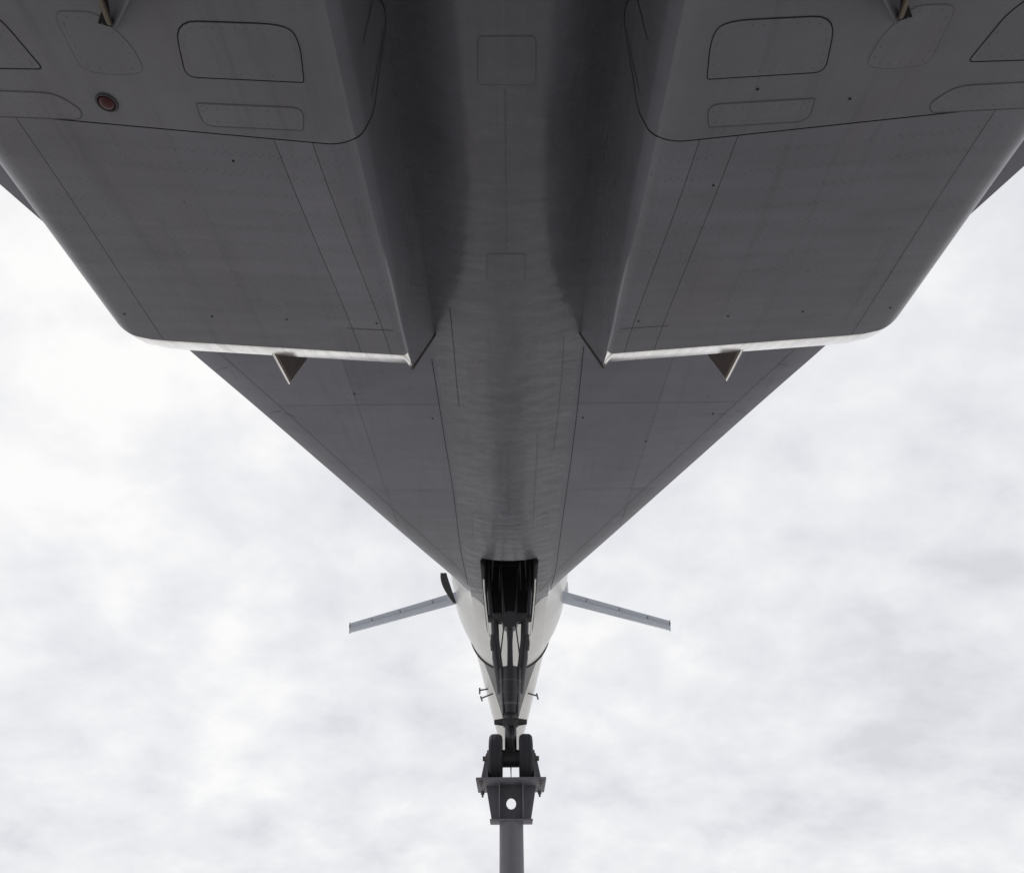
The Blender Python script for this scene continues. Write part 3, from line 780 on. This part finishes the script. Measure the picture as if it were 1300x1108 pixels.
gpart("towing_beam", lambda b: (tube(b, [(-0.36, 16.5, zt_), (-0.22, 16.5, zt_), (0, 16.5, zt_ + 0.0), (0.22, 16.5, zt_), (0.36, 16.5, zt_)], [0.05, 0.07, 0.11, 0.07, 0.05], 12), box(b, (0, 16.5, zt_ - 0.03), (0.34, 0.3, 0.14), bev=0.03)))
gpart("oleo_piston", lambda b: tube(b, [(0, 16.55, zt_ + 0.1), AX + Vector((0, 0, 0.0))], 0.13, 18), M_gear)
gpart("torque_link", lambda b: (tube(b, [(-0.09, 16.36, zt_ - 0.05), (-0.03, 16.16, (zt_ + AX.z) / 2), (-0.09, 16.28, AX.z + 0.1)], 0.035, 8), tube(b, [(0.09, 16.36, zt_ - 0.05), (0.03, 16.16, (zt_ + AX.z) / 2), (0.09, 16.28, AX.z + 0.1)], 0.035, 8)))
gpart("axle", lambda b: (tube(b, [AX + Vector((-0.42, 0, 0)), AX + Vector((0.42, 0, 0))], 0.07, 14), tube(b, [AX + Vector((-0.18, 0, 0)), AX + Vector((0.18, 0, 0))], 0.17, 18)))
gpart("static_wire", lambda b: tube(b, [AX + Vector((0, 0, -0.16)), AX + Vector((0.005, 0, -0.46))], 0.009, 6))
for s in (-1, 1):
    prof = [(-0.10, 0.27), (-0.135, 0.31), (-0.147, 0.37), (-0.138, 0.425), (-0.10, 0.462), (-0.06, 0.474), (-0.052, 0.468), (-0.045, 0.474), (-0.004, 0.475), (0.004, 0.475), (0.045, 0.474), (0.052, 0.468), (0.06, 0.474), (0.10, 0.462), (0.138, 0.425), (0.147, 0.37), (0.135, 0.31), (0.10, 0.27)]
    cx = s * 0.322
    def lathe(prof, seg=48, close=True):
        V = []; Fc = []; n = len(prof)
        for k in range(seg):
            a = 2 * math.pi * k / seg
            for (dx, r) in prof: V.append((cx + dx, AX.y + r * math.cos(a), AX.z + r * math.sin(a)))
        for k in range(seg):
            k2 = (k + 1) % seg
            for i in range(n if close else n - 1): j = (i + 1) % n; Fc.append((k * n + i, k * n + j, k2 * n + j, k2 * n + i))
        return V, Fc
    V, Fc = lathe([(-0.10, 0.275), (-0.09, 0.25), (-0.05, 0.20), (-0.06, 0.10), (-0.06, 0.075), (0.06, 0.075), (0.06, 0.10), (0.05, 0.20), (0.09, 0.25), (0.10, 0.275)])
    w = mesh_obj("wheel", V, Fc, M_rim, aircraft); w.data.set_sharp_from_angle(angle=R(40))
    V, Fc = lathe(prof); t_ = mesh_obj("tyre", V, Fc, M_tyre, w)

# ------------------------------------------------------------------ stand that carries the nose wheels (upright in the world)
Wc = A2W @ AX
ptop = Wc.z - 0.475
stand = bpy.data.objects.new("support_stand", None); col.objects.link(stand)
stand["label"] = "grey steel post with gusseted platform carrying the nose wheels"; stand["category"] = "stand"
SB = Vector((Wc.x, Wc.y, 0)); stand.location = SB
def spart(name, fn, mat=M_stand, ang=35):
    bm = bmesh.new(); fn(bm); return bm_obj(name, bm, mat, stand, off=SB, smooth_angle=ang)
pw, pd, th = 1.42, 1.24, 0.05
spart("platform", lambda b: box(b, (SB.x, SB.y, ptop - th / 2 - 0.002), (pw, pd, th), bev=0.006))
pz = ptop - th - 0.004
_d = A2W.to_3x3() @ ray(648.5, 1020); hole_z = EYE.z + _d.z / _d.y * (SB.y - EYE.y)
cap_z = hole_z - 0.30
spart("post", lambda b: tube(b, [(SB.x, SB.y, 0.0), (SB.x, SB.y, cap_z - 0.03)], 0.24, 40))
spart("cap_plate", lambda b: box(b, (SB.x, SB.y, cap_z - 0.015), (0.86, 0.5, 0.03), bev=0.005))
def web(b):
    # upright plate with a round hole under the platform
    n = 32; cz = hole_z; top, bot = pz, cap_z
    def outer(a):
        dx, dz = math.cos(a), math.sin(a); best = 9
        if dz > 0: best = min(best, (top - cz) / dz)
        if dz < 0: best = min(best, (bot - cz) / dz)
        # slanted side x = 0.52 - (top - z) * 0.20
        den = abs(dx) - 0.20 * dz
        if den > 1e-6: best = min(best, (0.52 - 0.20 * (top - cz)) / den)
        return Vector((SB.x + dx * best, 0, cz + dz * best))
    angs = sorted({2 * math.pi * k / n for k in range(n)} | {math.atan2(top - cz, 0.52), math.atan2(top - cz, -0.52), 2 * math.pi + math.atan2(bot - cz, 0.52 - 0.20 * (top - bot)), 2 * math.pi + math.atan2(bot - cz, -(0.52 - 0.20 * (top - bot)))})
    m = len(angs); rings = []
    for yy in (-0.015, 0.015):
        rings.append([b.verts.new((SB.x + 0.10 * math.cos(a), SB.y + yy, cz + 0.10 * math.sin(a))) for a in angs])
        rings.append([b.verts.new((outer(a).x, SB.y + yy, outer(a).z)) for a in angs])
    for i in range(m):
        j = (i + 1) % m
        for r0, r1 in ((0, 1), (2, 3), (0, 2), (1, 3)):
            b.faces.new((rings[r0][i], rings[r0][j], rings[r1][j], rings[r1][i]))
spart("web_plate", web)
for dx in (-1, 1):
    spart("stiffener", lambda b, dx=dx: prism(b, [Vector((SB.x + dx * 0.24 - 0.0125, SB.y - 0.40, pz)), Vector((SB.x + dx * 0.24 - 0.0125, SB.y - 0.018, pz)), Vector((SB.x + dx * 0.24 - 0.0125, SB.y - 0.018, cap_z)), Vector((SB.x + dx * 0.24 - 0.0125, SB.y - 0.20, cap_z))], (0.025, 0, 0)))
    spart("stiffener", lambda b, dx=dx: prism(b, [Vector((SB.x + dx * 0.24 - 0.0125, SB.y + 0.40, pz)), Vector((SB.x + dx * 0.24 - 0.0125, SB.y + 0.018, pz)), Vector((SB.x + dx * 0.24 - 0.0125, SB.y + 0.018, cap_z)), Vector((SB.x + dx * 0.24 - 0.0125, SB.y + 0.20, cap_z))], (0.025, 0, 0)))
spart("base_plate", lambda b: box(b, (SB.x, SB.y, 0.02), (1.2, 1.2, 0.04), bev=0.006))
for dx in (-1, 1):
    for dy in (-1, 1):
        def bolt(b, dx=dx, dy=dy):
            tube(b, [(SB.x + dx * 0.61, SB.y + dy * 0.52, pz + 0.0), (SB.x + dx * 0.61, SB.y + dy * 0.52, pz - 0.05)], 0.045, 6)
            tube(b, [(SB.x + dx * 0.61, SB.y + dy * 0.52, pz - 0.05), (SB.x + dx * 0.61, SB.y + dy * 0.52, pz - 0.10)], 0.022, 8)
        spart("bolt", bolt, M_bolt)
    # cheek plates that hold the wheels from outside
    spart("cheek_plate", lambda b, dx=dx: prism(b, [Vector((SB.x + dx * 0.478, SB.y - 0.35, ptop)), Vector((SB.x + dx * 0.478, SB.y + 0.35, ptop)), Vector((SB.x + dx * 0.478, SB.y + 0.10, ptop + 0.62)), Vector((SB.x + dx * 0.478, SB.y - 0.10, ptop + 0.62))], (dx * 0.03, 0, 0)))
    spart("cheek_brace", lambda b, dx=dx: prism(b, [Vector((SB.x + dx * 0.510, SB.y - 0.015, ptop)), Vector((SB.x + dx * 0.65, SB.y - 0.015, ptop)), Vector((SB.x + dx * 0.53, SB.y - 0.015, ptop + 0.58)), Vector((SB.x + dx * 0.510, SB.y - 0.015, ptop + 0.58))], (0, 0.03, 0)))
    spart("clamp_bolt", lambda b, dx=dx: (tube(b, [(SB.x + dx * 0.46, SB.y, Wc.z), (SB.x + dx * 0.60, SB.y, Wc.z)], 0.05, 12)), M_bolt)
print("K_SHEAR", K_SHEAR, "S_LIP", S_LIP, "S_SEAM", S_SEAM, "XI", XI, XIT, "RAKE", RAKE, "LE", LE, "cuts", cuts)
